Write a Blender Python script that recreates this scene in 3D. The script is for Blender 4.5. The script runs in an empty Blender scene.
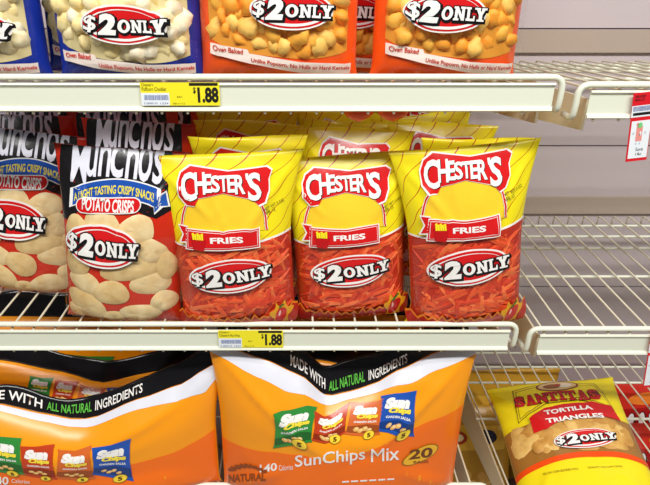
import bpy, bmesh, math, random
from mathutils import Vector, Matrix, noise
from mathutils.geometry import tessellate_polygon

SC = bpy.context.scene
COL = SC.collection
PI = math.pi

# ------------------------------------------------------------------ camera numbers
F = 600.0; CX = 295.0; CY = 242.5
TH = math.atan(286.0 / 600.0)
CAMY = -0.745; CAMZ = 0.496
ST, CT = math.sin(TH), math.cos(TH)

def at(px, py, Y):
    """world point on the plane y=Y that the photo shows at pixel px,py"""
    r = (py - CY) / F
    d = Y - CAMY
    # r = (h*CT - d*ST)/(d*CT + h*ST)
    h = d * (r * CT + ST) / (CT - r * ST)
    depth = d * CT + h * ST
    return Vector(((px - CX) * depth / F, Y, CAMZ - h))

# ------------------------------------------------------------------ materials
def lin(c):
    c = c / 255.0
    return c / 12.92 if c <= 0.04045 else ((c + 0.055) / 1.055) ** 2.4

_M = {}
def mat(rgb, rough=0.35, bump=0.0, bscale=70.0, coat=0.0, mottle=0.0, mscale=60.0, metal=0.0, spec=0.5):
    key = (tuple(rgb), rough, bump, bscale, coat, mottle, mscale, metal, spec)
    if key in _M:
        return _M[key]
    m = bpy.data.materials.new('surface_%02x%02x%02x' % tuple(int(v) for v in rgb))
    m.use_nodes = True
    nt = m.node_tree
    b = nt.nodes['Principled BSDF']
    col = (lin(rgb[0]), lin(rgb[1]), lin(rgb[2]), 1)
    b.inputs['Base Color'].default_value = col
    b.inputs['Roughness'].default_value = rough
    b.inputs['Metallic'].default_value = metal
    b.inputs['Specular IOR Level'].default_value = spec
    b.inputs['Coat Weight'].default_value = coat
    b.inputs['Coat Roughness'].default_value = 0.12
    tc = nt.nodes.new('ShaderNodeTexCoord')
    if bump > 0:
        n = nt.nodes.new('ShaderNodeTexNoise')
        n.inputs['Scale'].default_value = bscale
        n.inputs['Detail'].default_value = 2.5
        nt.links.new(tc.outputs['Object'], n.inputs['Vector'])
        bp = nt.nodes.new('ShaderNodeBump')
        bp.inputs['Strength'].default_value = bump
        bp.inputs['Distance'].default_value = 0.004
        nt.links.new(n.outputs['Fac'], bp.inputs['Height'])
        nt.links.new(bp.outputs['Normal'], b.inputs['Normal'])
    if mottle > 0:
        n2 = nt.nodes.new('ShaderNodeTexNoise')
        n2.inputs['Scale'].default_value = mscale
        n2.inputs['Detail'].default_value = 4
        nt.links.new(tc.outputs['Object'], n2.inputs['Vector'])
        rp = nt.nodes.new('ShaderNodeValToRGB')
        rp.color_ramp.elements[0].position = 0.32
        rp.color_ramp.elements[1].position = 0.62
        k = 1 - mottle
        rp.color_ramp.elements[0].color = (col[0] * (k + .1 if k < .9 else 1), col[1] * k, col[2] * k * .8, 1)
        rp.color_ramp.elements[1].color = col
        nt.links.new(n2.outputs['Fac'], rp.inputs['Fac'])
        nt.links.new(rp.outputs['Color'], b.inputs['Base Color'])
    _M[key] = m
    return m

def ink(r, g, b):                      # printed film
    return mat((r, g, b), 0.24, 0.14, 45)

def lined_yellow():
    """yellow film printed with thin red slanting wavy lines"""
    if 'lined' in _M: return _M['lined']
    m = mat((243, 226, 30), 0.28, 0.13, 45.5)
    nt = m.node_tree; b = nt.nodes['Principled BSDF']
    uv = nt.nodes.new('ShaderNodeUVMap'); uv.uv_map = 'UVMap'
    sp = nt.nodes.new('ShaderNodeSeparateXYZ'); nt.links.new(uv.outputs['UV'], sp.inputs[0])
    def mth(op, x, y=None):
        n = nt.nodes.new('ShaderNodeMath'); n.operation = op
        for i, v in enumerate((x, y)):
            if v is None: continue
            if isinstance(v, (int, float)): n.inputs[i].default_value = v
            else: nt.links.new(v, n.inputs[i])
        return n.outputs[0]
    s = mth('ADD', mth('MULTIPLY', sp.outputs['X'], 7.4), mth('MULTIPLY', sp.outputs['Y'], -9.5))
    w = mth('MULTIPLY', mth('SINE', mth('MULTIPLY', sp.outputs['Y'], 38.0)), 0.12)
    fr = mth('FRACT', mth('ADD', s, w))
    line = mth('LESS_THAN', fr, 0.055)
    mx = nt.nodes.new('ShaderNodeMix'); mx.data_type = 'RGBA'
    nt.links.new(line, mx.inputs[0])
    mx.inputs[6].default_value = (lin(243), lin(226), lin(30), 1)
    mx.inputs[7].default_value = (lin(190), lin(75), lin(25), 1)
    nt.links.new(mx.outputs[2], b.inputs['Base Color'])
    _M['lined'] = m
    return m

def clear_film():
    if 'film' in _M: return _M['film']
    m = bpy.data.materials.new('clear_plastic_film'); m.use_nodes = True
    nt = m.node_tree
    for n in list(nt.nodes): nt.nodes.remove(n)
    out = nt.nodes.new('ShaderNodeOutputMaterial')
    tr = nt.nodes.new('ShaderNodeBsdfTransparent')
    gl = nt.nodes.new('ShaderNodeBsdfGlossy'); gl.inputs['Roughness'].default_value = 0.08
    tc = nt.nodes.new('ShaderNodeTexCoord')
    ns = nt.nodes.new('ShaderNodeTexNoise'); ns.inputs['Scale'].default_value = 38; ns.inputs['Detail'].default_value = 3
    nt.links.new(tc.outputs['Object'], ns.inputs['Vector'])
    bp = nt.nodes.new('ShaderNodeBump'); bp.inputs['Strength'].default_value = 0.35; bp.inputs['Distance'].default_value = 0.006
    nt.links.new(ns.outputs['Fac'], bp.inputs['Height'])
    nt.links.new(bp.outputs['Normal'], gl.inputs['Normal'])
    lw = nt.nodes.new('ShaderNodeLayerWeight'); lw.inputs['Blend'].default_value = .5
    nt.links.new(bp.outputs['Normal'], lw.inputs['Normal'])
    pw = nt.nodes.new('ShaderNodeMath'); pw.operation = 'POWER'; pw.inputs[1].default_value = 4
    nt.links.new(lw.outputs['Facing'], pw.inputs[0])
    fr = nt.nodes.new('ShaderNodeMath'); fr.operation = 'MULTIPLY_ADD'; fr.inputs[1].default_value = .5; fr.inputs[2].default_value = .055
    nt.links.new(pw.outputs[0], fr.inputs[0])
    mx = nt.nodes.new('ShaderNodeMixShader')
    nt.links.new(fr.outputs[0], mx.inputs[0]); nt.links.new(tr.outputs[0], mx.inputs[1]); nt.links.new(gl.outputs[0], mx.inputs[2])
    nt.links.new(mx.outputs[0], out.inputs['Surface'])
    _M['film'] = m
    return m

WHITE = ink(246, 244, 240); BLACK = ink(24, 22, 24); RED = ink(214, 28, 30)
YEL = ink(250, 232, 40)
CREAM = mat((230, 233, 214), 0.35)
WIRE = mat((222, 216, 192), 0.4)

# ------------------------------------------------------------------ objects
def tag(o, label=None, cat=None, group=None, kind=None):
    if label: o['label'] = label
    if cat: o['category'] = cat
    if group: o['group'] = group
    if kind: o['kind'] = kind
    return o

def empty(name, loc):
    o = bpy.data.objects.new(name, None); COL.objects.link(o); o.location = loc
    o.empty_display_size = .03
    return o

class MB:
    """mesh builder with several material slots and a UV map"""
    def __init__(s): s.v = []; s.f = []; s.m = []; s.uv = []; s.mats = []
    def slot(s, m):
        if m not in s.mats: s.mats.append(m)
        return s.mats.index(m)
    def add(s, vs, fs, m, uvs=None):
        k = len(s.v); i = s.slot(m)
        s.v += [tuple(p) for p in vs]
        s.uv += list(uvs) if uvs else [(0, 0)] * len(vs)
        for f in fs:
            s.f.append([k + j for j in f]); s.m.append(i)
    def box(s, a, b, m):
        (x0, y0, z0), (x1, y1, z1) = a, b
        vs = [(x, y, z) for z in (z0, z1) for y in (y0, y1) for x in (x0, x1)]
        s.add(vs, [(0, 2, 3, 1), (4, 5, 7, 6), (0, 1, 5, 4), (2, 6, 7, 3), (0, 4, 6, 2), (1, 3, 7, 5)], m)
    def tube(s, pts, r, m, n=8):
        pts = [Vector(p) for p in pts]
        vs = []; fs = []
        up = None
        for i, p in enumerate(pts):
            d = (pts[min(i + 1, len(pts) - 1)] - pts[max(i - 1, 0)]).normalized()
            if up is None:
                up = Vector((0, 0, 1)) if abs(d.z) < .9 else Vector((1, 0, 0))
            e1 = (up - d * up.dot(d)).normalized(); up = e1
            e2 = d.cross(e1)
            for k in range(n):
                t = 2 * PI * k / n
                vs.append(p + e1 * r * math.cos(t) + e2 * r * math.sin(t))
        for i in range(len(pts) - 1):
            for k in range(n):
                a = i * n + k; b = i * n + (k + 1) % n
                fs.append((a, b, b + n, a + n))
        fs.append(tuple(reversed(range(n)))); e = (len(pts) - 1) * n
        fs.append(tuple(range(e, e + n)))
        s.add(vs, fs, m)
    def mesh(s, name, smooth=True):
        me = bpy.data.meshes.new(name)
        me.from_pydata(s.v, [], s.f)
        for m in s.mats: me.materials.append(m)
        me.polygons.foreach_set('material_index', s.m)
        me.polygons.foreach_set('use_smooth', [smooth] * len(s.f))
        uvl = me.uv_layers.new(name='UVMap')
        for lp in me.loops: uvl.data[lp.index].uv = s.uv[lp.vertex_index]
        me.update()
        return me
    def build(s, name, parent=None, smooth=True, loc=None):
        o = bpy.data.objects.new(name, s.mesh(name, smooth)); COL.objects.link(o)
        if parent: o.parent = parent
        if loc: o.location = loc
        return o

def rounded(pts, r, n=5):
    """round the corners of a polyline"""
    pts = [Vector(p) for p in pts]; out = [pts[0]]
    for i in range(1, len(pts) - 1):
        p = pts[i]; a = (pts[i - 1] - p); b = (pts[i + 1] - p)
        ra = min(r, a.length * .49); rb = min(r, b.length * .49)
        A = p + a.normalized() * ra; B = p + b.normalized() * rb
        for k in range(n + 1):
            t = k / n
            out.append(A * (1 - t) ** 2 + p * 2 * t * (1 - t) + B * t * t)
    out.append(pts[-1])
    return out

def copy_tree(o, parent=None):
    c = o.copy(); COL.objects.link(c)
    if parent: c.parent = parent
    for ch in list(o.children): copy_tree(ch, c)
    return c

# ------------------------------------------------------------------ flat shapes for print
_T = {}
def text_mesh(body, bold, shear=0.0):
    key = (body, round(bold, 4), shear)
    if key in _T: return _T[key]
    cu = bpy.data.curves.new('type', 'FONT'); cu.body = body; cu.size = 1.0
    cu.offset = bold; cu.shear = shear; cu.resolution_u = 3; cu.fill_mode = 'FRONT'
    o = bpy.data.objects.new('type', cu); COL.objects.link(o)
    dg = bpy.context.evaluated_depsgraph_get(); dg.update()
    me = bpy.data.meshes.new_from_object(o.evaluated_get(dg))
    vs = [(v.co.x, v.co.y) for v in me.vertices]; fs = [tuple(p.vertices) for p in me.polygons]
    bpy.data.objects.remove(o); bpy.data.curves.remove(cu); bpy.data.meshes.remove(me)
    _T[key] = (vs, fs)
    return vs, fs

def text(body, box, bold=0.02, extra=0.0, shear=0.0, rot=0.0, warp=None, pivot=None, shift=(0, 0)):
    """letters fitted to box=(x0,z0,x1,z1); extra>0 grows the outline round the same fit"""
    bv, _ = text_mesh(body, bold, shear)
    x0 = min(v[0] for v in bv); x1 = max(v[0] for v in bv); z0 = min(v[1] for v in bv); z1 = max(v[1] for v in bv)
    vs, fs = text_mesh(body, bold + extra, shear)
    sx = (box[2] - box[0]) / (x1 - x0); sz = (box[3] - box[1]) / max(z1 - z0, .05)
    out = []
    for x, z in vs:
        t = ((x - x0) / (x1 - x0), (z - z0) / max(z1 - z0, .05))
        if warp: t = warp(*t)
        out.append((box[0] + t[0] * (box[2] - box[0]), box[1] + t[1] * (box[3] - box[1])))
    if rot:
        c = pivot or ((box[0] + box[2]) / 2, (box[1] + box[3]) / 2)
        out = rotate2(out, c, rot)
    out = [(x + shift[0], z + shift[1]) for x, z in out]
    return out, fs

def rotate2(pts, c, rot):
    co, si = math.cos(rot), math.sin(rot)
    return [(c[0] + (x - c[0]) * co - (z - c[1]) * si, c[1] + (x - c[0]) * si + (z - c[1]) * co) for x, z in pts]

def poly(pts):
    tris = tessellate_polygon([[Vector((x, z, 0)) for x, z in pts]])
    return list(pts), [tuple(t) for t in tris]

def ellipse(cx, cz, rx, rz, rot=0, n=40):
    p = [(cx + rx * math.cos(2 * PI * i / n), cz + rz * math.sin(2 * PI * i / n)) for i in range(n)]
    if rot: p = rotate2(p, (cx, cz), rot)
    return poly(p)

def ring(cx, cz, rx, rz, w, rot=0, n=40, c2=(0, 0)):
    a = [(cx + rx * math.cos(2 * PI * i / n), cz + rz * math.sin(2 * PI * i / n)) for i in range(n)]
    b = [(cx + c2[0] + (rx - w) * math.cos(2 * PI * i / n), cz + c2[1] + (rz - w) * math.sin(2 * PI * i / n)) for i in range(n)]
    p = a + b
    if rot: p = rotate2(p, (cx, cz), rot)
    return p, [(i, (i + 1) % n, n + (i + 1) % n, n + i) for i in range(n)]

def stroke(pts, w):
    """a ribbon of width w along a polyline"""
    L = []; R = []
    for i, p in enumerate(pts):
        a = pts[max(i - 1, 0)]; b = pts[min(i + 1, len(pts) - 1)]
        dx, dz = b[0] - a[0], b[1] - a[1]; l = math.hypot(dx, dz) or 1
        ww = w(i / (len(pts) - 1)) if callable(w) else w
        L.append((p[0] - dz / l * ww / 2, p[1] + dx / l * ww / 2)); R.append((p[0] + dz / l * ww / 2, p[1] - dx / l * ww / 2))
    n = len(pts)
    return L + R, [(i, i + 1, n + i + 1, n + i) for i in range(n - 1)]

def refine(shape, L):
    vs, fs = shape
    bm = bmesh.new()
    bv = [bm.verts.new((x, z, 0)) for x, z in vs]
    for f in fs:
        if len(set(f)) < 3: continue
        try: bm.faces.new([bv[i] for i in f])
        except ValueError: pass
    for _ in range(6):
        le = [e for e in bm.edges if e.calc_length() > L]
        if not le: break
        bmesh.ops.subdivide_edges(bm, edges=le, cuts=1)
        bmesh.ops.triangulate(bm, faces=[f for f in bm.faces if len(f.verts) > 4])
    bm.normal_update()
    bm.verts.index_update()
    out = [(v.co.x, v.co.y) for v in bm.verts]
    of = []
    for f in bm.faces:
        idx = [v.index for v in f.verts]
        if f.normal.z < 0: idx.reverse()
        of.append(idx)
    bm.free()
    return out, of

# ------------------------------------------------------------------ bag surface
class Surf:
    """a filled pillow bag standing on its bottom edge, front towards -y.  Art is laid out in x (metres from
    the middle) and z (metres from the bottom) and wraps over the bulging front."""
    NA, NB = 44, 60
    def __init__(s, W, H, T, seed=0, pinch=.07, ncrease=9, top=None, flop=0.0, amp=.0030, back=.75, low=.16, wob=.004, belly=.45, cre=None, taper=0.0, flare=0.0):
        s.W, s.H, s.T = W, H, T
        rnd = random.Random(seed)
        cr = []
        for sx in (-1, 1):                                        # creases running in from the four corners
            cr.append((sx * .95, .95, sx * (.25 + .2 * rnd.random()), .55 + .15 * rnd.random(), amp * 1.3, .045))
            cr.append((sx * .95, .04, sx * (.45 + .2 * rnd.random()), .20 + .12 * rnd.random(), amp * 1.2, .05))
        for k in range(ncrease):
            x = rnd.uniform(-.85, .85); b = rnd.uniform(.05, .9); t = rnd.uniform(-.9, .9); l = rnd.uniform(.1, .3)
            cr.append((x - l * math.sin(t), b - l * math.cos(t) * .6, x + l * math.sin(t), b + l * math.cos(t) * .6, amp * rnd.uniform(-.7, .8), rnd.uniform(.03, .07)))
        if cre: cr += cre
        ph = rnd.uniform(0, 6)
        NA, NB = s.NA, s.NB
        asp = H / (W / 2)
        def g(b):
            t = min(1, b / low); bo = (1 - (1 - t) ** 2) ** .6
            t = max(0, (b - belly) / (1 - belly)); tp = max(0, 1 - t ** 2) ** .9
            return bo * tp
        def dist(a, b, c):
            ax, bz = a, b * asp; x0, z0, x1, z1 = c[0], c[1] * asp, c[2], c[3] * asp
            dx, dz = x1 - x0, z1 - z0; L2 = dx * dx + dz * dz or 1e-9
            t = max(0, min(1, ((ax - x0) * dx + (bz - z0) * dz) / L2))
            return math.hypot(ax - x0 - t * dx, bz - z0 - t * dz), t
        s.tp = lambda b: 1 - taper * (1 - max(0, min(1, (b - .5) / .5)) ** 1.5)
        s.hw = lambda b: W / 2 * s.tp(b) * (1 + flare * max(0, 1 - max(0, b) / .14) ** 1.6) * (1 - pinch * max(0, g(min(1, max(0, b)))) ** .8)
        s.F = []; s.B = []
        for j in range(NB + 1):
            b = j / NB; gb = g(b); w = s.hw(b); rf = []; rb = []
            for i in range(NA + 1):
                sp = 2 * i / NA - 1; a = math.sin(sp * PI / 2)
                cross = max(0, 1 - abs(a) ** 2.4) ** .62
                mask = min(1, cross * 1.4) * min(1, (1 - b) * 12) * min(1, b * 14)
                y = T * gb * cross + .0009
                if mask > .02:
                    q = 0
                    for c in cr:
                        d, t = dist(a, b, c)
                        if d < c[5] * 2.6: q += c[4] * math.exp(-(d / c[5]) ** 2) * (1 - .7 * abs(2 * t - 1))
                    q += .0025 * noise.noise(Vector((a * 2.2 + seed * 3.1, b * 3.2 * asp / 2, seed)))
                    y += mask * q
                y = max(y, .0009)
                ys = flop * b ** 3 + wob * math.sin(2.6 * a + ph) * b ** 6
                z = b * H
                if top: z *= 1 + top(a)
                x = a * w
                rf.append(Vector((x, ys - y, z))); rb.append(Vector((x, ys + T * back * gb * cross + .0009, z)))
            s.F.append(rf); s.B.append(rb)
        s.N = [[None] * (NA + 1) for _ in range(NB + 1)]
        for j in range(NB + 1):
            for i in range(NA + 1):
                du = s.F[j][min(i + 1, NA)] - s.F[j][max(i - 1, 0)]
                dv = s.F[min(j + 1, NB)][i] - s.F[max(j - 1, 0)][i]
                s.N[j][i] = du.cross(dv).normalized()
    def pab(s, a, b, off=0.0):
        a = max(-.999, min(.999, a)); b = max(.001, min(.999, b))
        fi = (math.asin(a) * 2 / PI + 1) / 2 * s.NA; fj = b * s.NB
        i = min(int(fi), s.NA - 1); j = min(int(fj), s.NB - 1); u = fi - i; v = fj - j
        def mixv(G): return (G[j][i] * (1 - u) + G[j][i + 1] * u) * (1 - v) + (G[j + 1][i] * (1 - u) + G[j + 1][i + 1] * u) * v
        p = mixv(s.F)
        if off: p = p + mixv(s.N).normalized() * off
        return p
    def ab(s, x, z):
        b = z / s.H
        return x / s.hw(max(0, min(1, b))), b
    def pxz(s, x, z, off=0.0):
        a, b = s.ab(x, z)
        return s.pab(a, b, off)
    def body(s, name, m):
        mb = MB(); NA, NB = s.NA, s.NB
        vs = []; uv = []; fs = []; n1 = NA + 1
        for G in (s.F, s.B):
            for j in range(NB + 1):
                for i in range(NA + 1):
                    vs.append(G[j][i]); uv.append((i / NA, j / NB))
        K = n1 * (NB + 1)
        for j in range(NB):
            for i in range(NA):
                a = j * n1 + i
                fs.append((a, a + 1, a + n1 + 1, a + n1)); b = K + a
                fs.append((b, b + n1, b + n1 + 1, b + 1))
        for i in range(NA):
            fs.append((i, K + i, K + i + 1, i + 1)); t = NB * n1 + i
            fs.append((t, t + 1, K + t + 1, K + t))
        for j in range(NB):
            a = j * n1; fs.append((a, a + n1, K + a + n1, K + a)); c = a + NA
            fs.append((c, K + c, K + c + n1, c + n1))
        mb.add(vs, fs, m, uv)
        return mb.build(name)
    LAY = .00036
    def put(s, mb, shape, layer, m, L=.0048):
        vs, fs = refine(shape, L)
        off = .0005 + layer * s.LAY
        mb.add([s.pxz(x, z, off) for x, z in vs], fs, m, [((s.ab(x, z)[0] + 1) / 2, z / s.H) for x, z in vs])
    def area(s, mb, lo, hi, layer, m, a0=-.995, a1=.995, na=44, nb=30, off=None):
        """a printed zone between two curves b=lo(a) and b=hi(a)"""
        vs = []; uv = []; fs = []
        o = .0004 + layer * s.LAY if off is None else off
        s0 = math.asin(a0); s1 = math.asin(a1)
        for j in range(nb + 1):
            for i in range(na + 1):
                a = math.sin(s0 + (s1 - s0) * i / na)
                l, h = lo(a), hi(a); b = l + (h - l) * j / nb
                oo = o
                vs.append(s.pab(a, b, oo)); uv.append(((a + 1) / 2, b))
        for j in range(nb):
            for i in range(na):
                k = j * (na + 1) + i
                fs.append((k, k + 1, k + na + 2, k + na + 1))
        mb.add(vs, fs, m, uv)

def px_frame(X0, Y0, Z0, roll=0.0):
    """photo pixel -> art coordinates on a bag whose base is at X0,Y0,Z0"""
    def q(px, py):
        p = at(px, py, Y0)
        dx, dz = p.x - X0, p.z - Z0; c, n = math.cos(roll), math.sin(roll)
        return (dx * c - dz * n, dx * n + dz * c)
    return q

# ------------------------------------------------------------------ contents of bags
def lump(mb, c, r, m, rnd, sq=1.0, n=8):
    rings = 5; vs = []; fs = []
    seed = rnd.random() * 50
    M = Matrix.Rotation(rnd.uniform(0, 6), 3, 'X') @ Matrix.Rotation(rnd.uniform(0, 6), 3, 'Z')
    vs.append(Vector((0, 0, r)))
    for i in range(1, rings):
        t = PI * i / rings
        for k in range(n):
            p = 2 * PI * k / n
            vs.append(Vector((math.sin(t) * math.cos(p), math.sin(t) * math.sin(p) * sq, math.cos(t))) * r)
    vs.append(Vector((0, 0, -r)))
    for k in range(n): fs.append((0, 1 + k, 1 + (k + 1) % n))
    for i in range(rings - 2):
        for k in range(n):
            a = 1 + i * n + k; b = 1 + i * n + (k + 1) % n
            fs.append((a, a + n, b + n, b))
    e = 1 + (rings - 2) * n
    for k in range(n): fs.append((e + k, len(vs) - 1, e + (k + 1) % n))
    out = []
    for v in vs:
        q = v * (1 + .55 * noise.noise(v / r * 1.1 + Vector((seed, 0, 0))))
        out.append(c + M @ q)
    mb.add(out, fs, m)

def stick(mb, S, x, z, ang, L, r, off, m):
    """one fry lying against the film"""
    vs = []; fs = []; n = 5
    for i in range(4):
        t = (i / 3 - .5) * L
        p = S.pxz(x + t * math.cos(ang), z + t * math.sin(ang), off)
        d = Vector((math.cos(ang), 0, math.sin(ang))); e1 = Vector((0, -1, 0)); e2 = d.cross(e1)
        rr = r * (.8 if i in (0, 3) else 1)
        for k in range(n):
            w = 2 * PI * (k + .5) / n
            vs.append(p + e1 * rr * math.cos(w) + e2 * rr * math.sin(w))
    for i in range(3):
        for k in range(n):
            a = i * n + k; b = i * n + (k + 1) % n
            fs.append((a, b, b + n, a + n))
    fs.append(tuple(reversed(range(n)))); fs.append(tuple(range(3 * n, 4 * n)))
    mb.add(vs, fs, m)

def disc(mb, S, pts, off, dome, m):
    """one chip: a domed wavy outline lying against the film"""
    cx = sum(p[0] for p in pts) / len(pts); cz = sum(p[1] for p in pts) / len(pts)
    n = len(pts); vs = [S.pxz(cx, cz, off + dome)]; fs = []
    K = 4
    for k in range(1, K + 1):
        t = k / K
        for (x, z) in pts:
            h = dome * (1 - t ** 2) + off + .0012 * noise.noise(Vector((x * 70, z * 70, cx * 90)))
            if k == K: h = off - .001
            vs.append(S.pxz(cx + (x - cx) * t, cz + (z - cz) * t, h))
    for i in range(n): fs.append((0, 1 + i, 1 + (i + 1) % n))
    for k in range(K - 1):
        for i in range(n):
            a = 1 + k * n + i; b = 1 + k * n + (i + 1) % n
            fs.append((a, a + n, b + n, b))
    mb.add(vs, fs, m)

def blob(cx, cz, rx, rz, rot, rnd, n=22, wav=.1):
    p = []
    ph = rnd.uniform(0, 6)
    for i in range(n):
        t = 2 * PI * i / n; k = 1 + wav * math.sin(3 * t + ph) * .6 + wav * math.sin(2 * t + ph * 2) * .7
        p.append((cx + rx * k * math.cos(t), cz + rz * k * math.sin(t)))
    return rotate2(p, (cx, cz), rot)

def price_burst(S, parent, cx, cz, rx, rz, rot=.08, base=6):
    """the red oval that reads $2ONLY"""
    mb = MB(); P = (cx, cz)
    S.put(mb, ellipse(cx, cz, rx, rz, rot), base, WHITE)
    S.put(mb, ellipse(cx, cz, rx * .95, rz * .91, rot), base + 1, RED)
    S.put(mb, ring(cx, cz - rz * .02, rx * .86, rz * .80, rz * .09, rot, c2=(rx * .02, rz * .05)), base + 2, WHITE)
    def R(x0, z0, x1, z1): return (cx + x0 * rx, cz + z0 * rz, cx + x1 * rx, cz + z1 * rz)
    sh = (rx * .02, -rz * .07)
    for body, box, bold, ex in (('$', R(-.93, -.40, -.64, .44), .02, .05), ('2', R(-.62, -.50, -.20, .56), .06, .06)):
        S.put(mb, text(body, box, bold, ex, .12, rot, pivot=P, shift=sh), base + 3, BLACK)
        S.put(mb, text(body, box, bold, ex * .6, .12, rot, pivot=P), base + 4, BLACK)
        S.put(mb, text(body, box, bold, .0, .12, rot, pivot=P), base + 5, WHITE)
    for ch, x0, x1 in (('O', -.16, .14), ('N', .16, .46), ('L', .47, .69), ('Y', .68, .99)):
        bx = R(x0, -.36, x1, .30)
        slab(S, mb, ch, bx, base + 3, BLACK, rz * .075, rot, P, sh); slab(S, mb, ch, bx, base + 4, BLACK, rz * .05, rot, P)
        slab(S, mb, ch, bx, base + 5, WHITE, 0, rot, P)
    return mb.build('price_burst', parent)

def rc(x0, z0, x1, z1): return [(x0, z0), (x1, z0), (x1, z1), (x0, z1)]
SLAB = {
 'N': [rc(.1, 0, .33, 1), rc(.67, 0, .9, 1), [(.1, 1), (.66, 0), (.9, 0), (.34, 1)], rc(0, 0, .44, .15), rc(0, .85, .34, 1), rc(.56, .85, 1, 1)],
 'L': [rc(.12, 0, .42, 1), rc(0, .85, .56, 1), rc(0, 0, 1, .18), [(.76, 0), (1, 0), (1, .40), (.86, .40)]],
 'Y': [[(.08, 1), (.38, .40), (.62, .40), (.38, 1)], [(.62, 1), (.40, .40), (.60, .40), (.92, 1)], rc(.36, 0, .64, .5), rc(0, .86, .46, 1), rc(.56, .86, 1, 1), rc(.2, 0, .8, .14)],
 'T': [rc(.36, 0, .64, 1), rc(0, .83, 1, 1), [(0, .6), (.1, .6), (.17, 1), (0, 1)], [(.9, .6), (1, .6), (1, 1), (.83, 1)], rc(.2, 0, .8, .13)],
 'I': [rc(.28, 0, .72, 1), rc(0, .86, 1, 1), rc(0, 0, 1, .14)],
 'A': [[(.08, 0), (.25, 0), (.57, 1), (.40, 1)], [(.64, 0), (.93, 0), (.64, 1), (.42, 1)], rc(.25, .27, .75, .41), rc(0, 0, .38, .13), rc(.53, 0, 1, .13)],
}
def grow(p, d):
    """a convex outline pushed outwards by d"""
    n = len(p); ar = sum(p[i][0] * p[(i + 1) % n][1] - p[(i + 1) % n][0] * p[i][1] for i in range(n))
    if ar < 0: p = p[::-1]
    out = []
    for i in range(n):
        a, b, c = p[i - 1], p[i], p[(i + 1) % n]
        def nr(u, v):
            dx, dz = v[0] - u[0], v[1] - u[1]; l = math.hypot(dx, dz) or 1e-9
            return (dz / l, -dx / l)
        n1, n2 = nr(a, b), nr(b, c); k = d / max(.35, 1 + n1[0] * n2[0] + n1[1] * n2[1])
        out.append((b[0] + (n1[0] + n2[0]) * k, b[1] + (n1[1] + n2[1]) * k))
    return out
def slab(S, mb, ch, box, layer, m, ext=0.0, rot=0, pivot=None, shift=(0, 0)):
    w, h = box[2] - box[0], box[3] - box[1]
    def tr(pts):
        if rot: pts = rotate2(pts, pivot, rot)
        return [(x + shift[0], z + shift[1]) for x, z in pts]
    if ch == 'O':
        cx, cz = (box[0] + box[2]) / 2, (box[1] + box[3]) / 2; n = 32
        a = [(cx + (w / 2 + ext) * math.cos(2 * PI * i / n), cz + (h / 2 + ext) * math.sin(2 * PI * i / n)) for i in range(n)]
        b = [(cx + (w * .21 - ext) * math.cos(2 * PI * i / n), cz + (h * .30 - ext) * math.sin(2 * PI * i / n)) for i in range(n)]
        S.put(mb, (tr(a + b), [(i, (i + 1) % n, n + (i + 1) % n, n + i) for i in range(n)]), layer, m)
        return
    for p in SLAB[ch]:
        S.put(mb, poly(tr(grow([(box[0] + x * w, box[1] + z * h) for x, z in p], ext))), layer, m)

FILM = clear_film()
def window_film(S, parent, lo, hi, off, a0=-.97, a1=.97):
    mb = MB(); S.area(mb, lo, hi, 0, FILM, a0, a1, 44, 40, off)
    return mb.build('window_film', parent)

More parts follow.
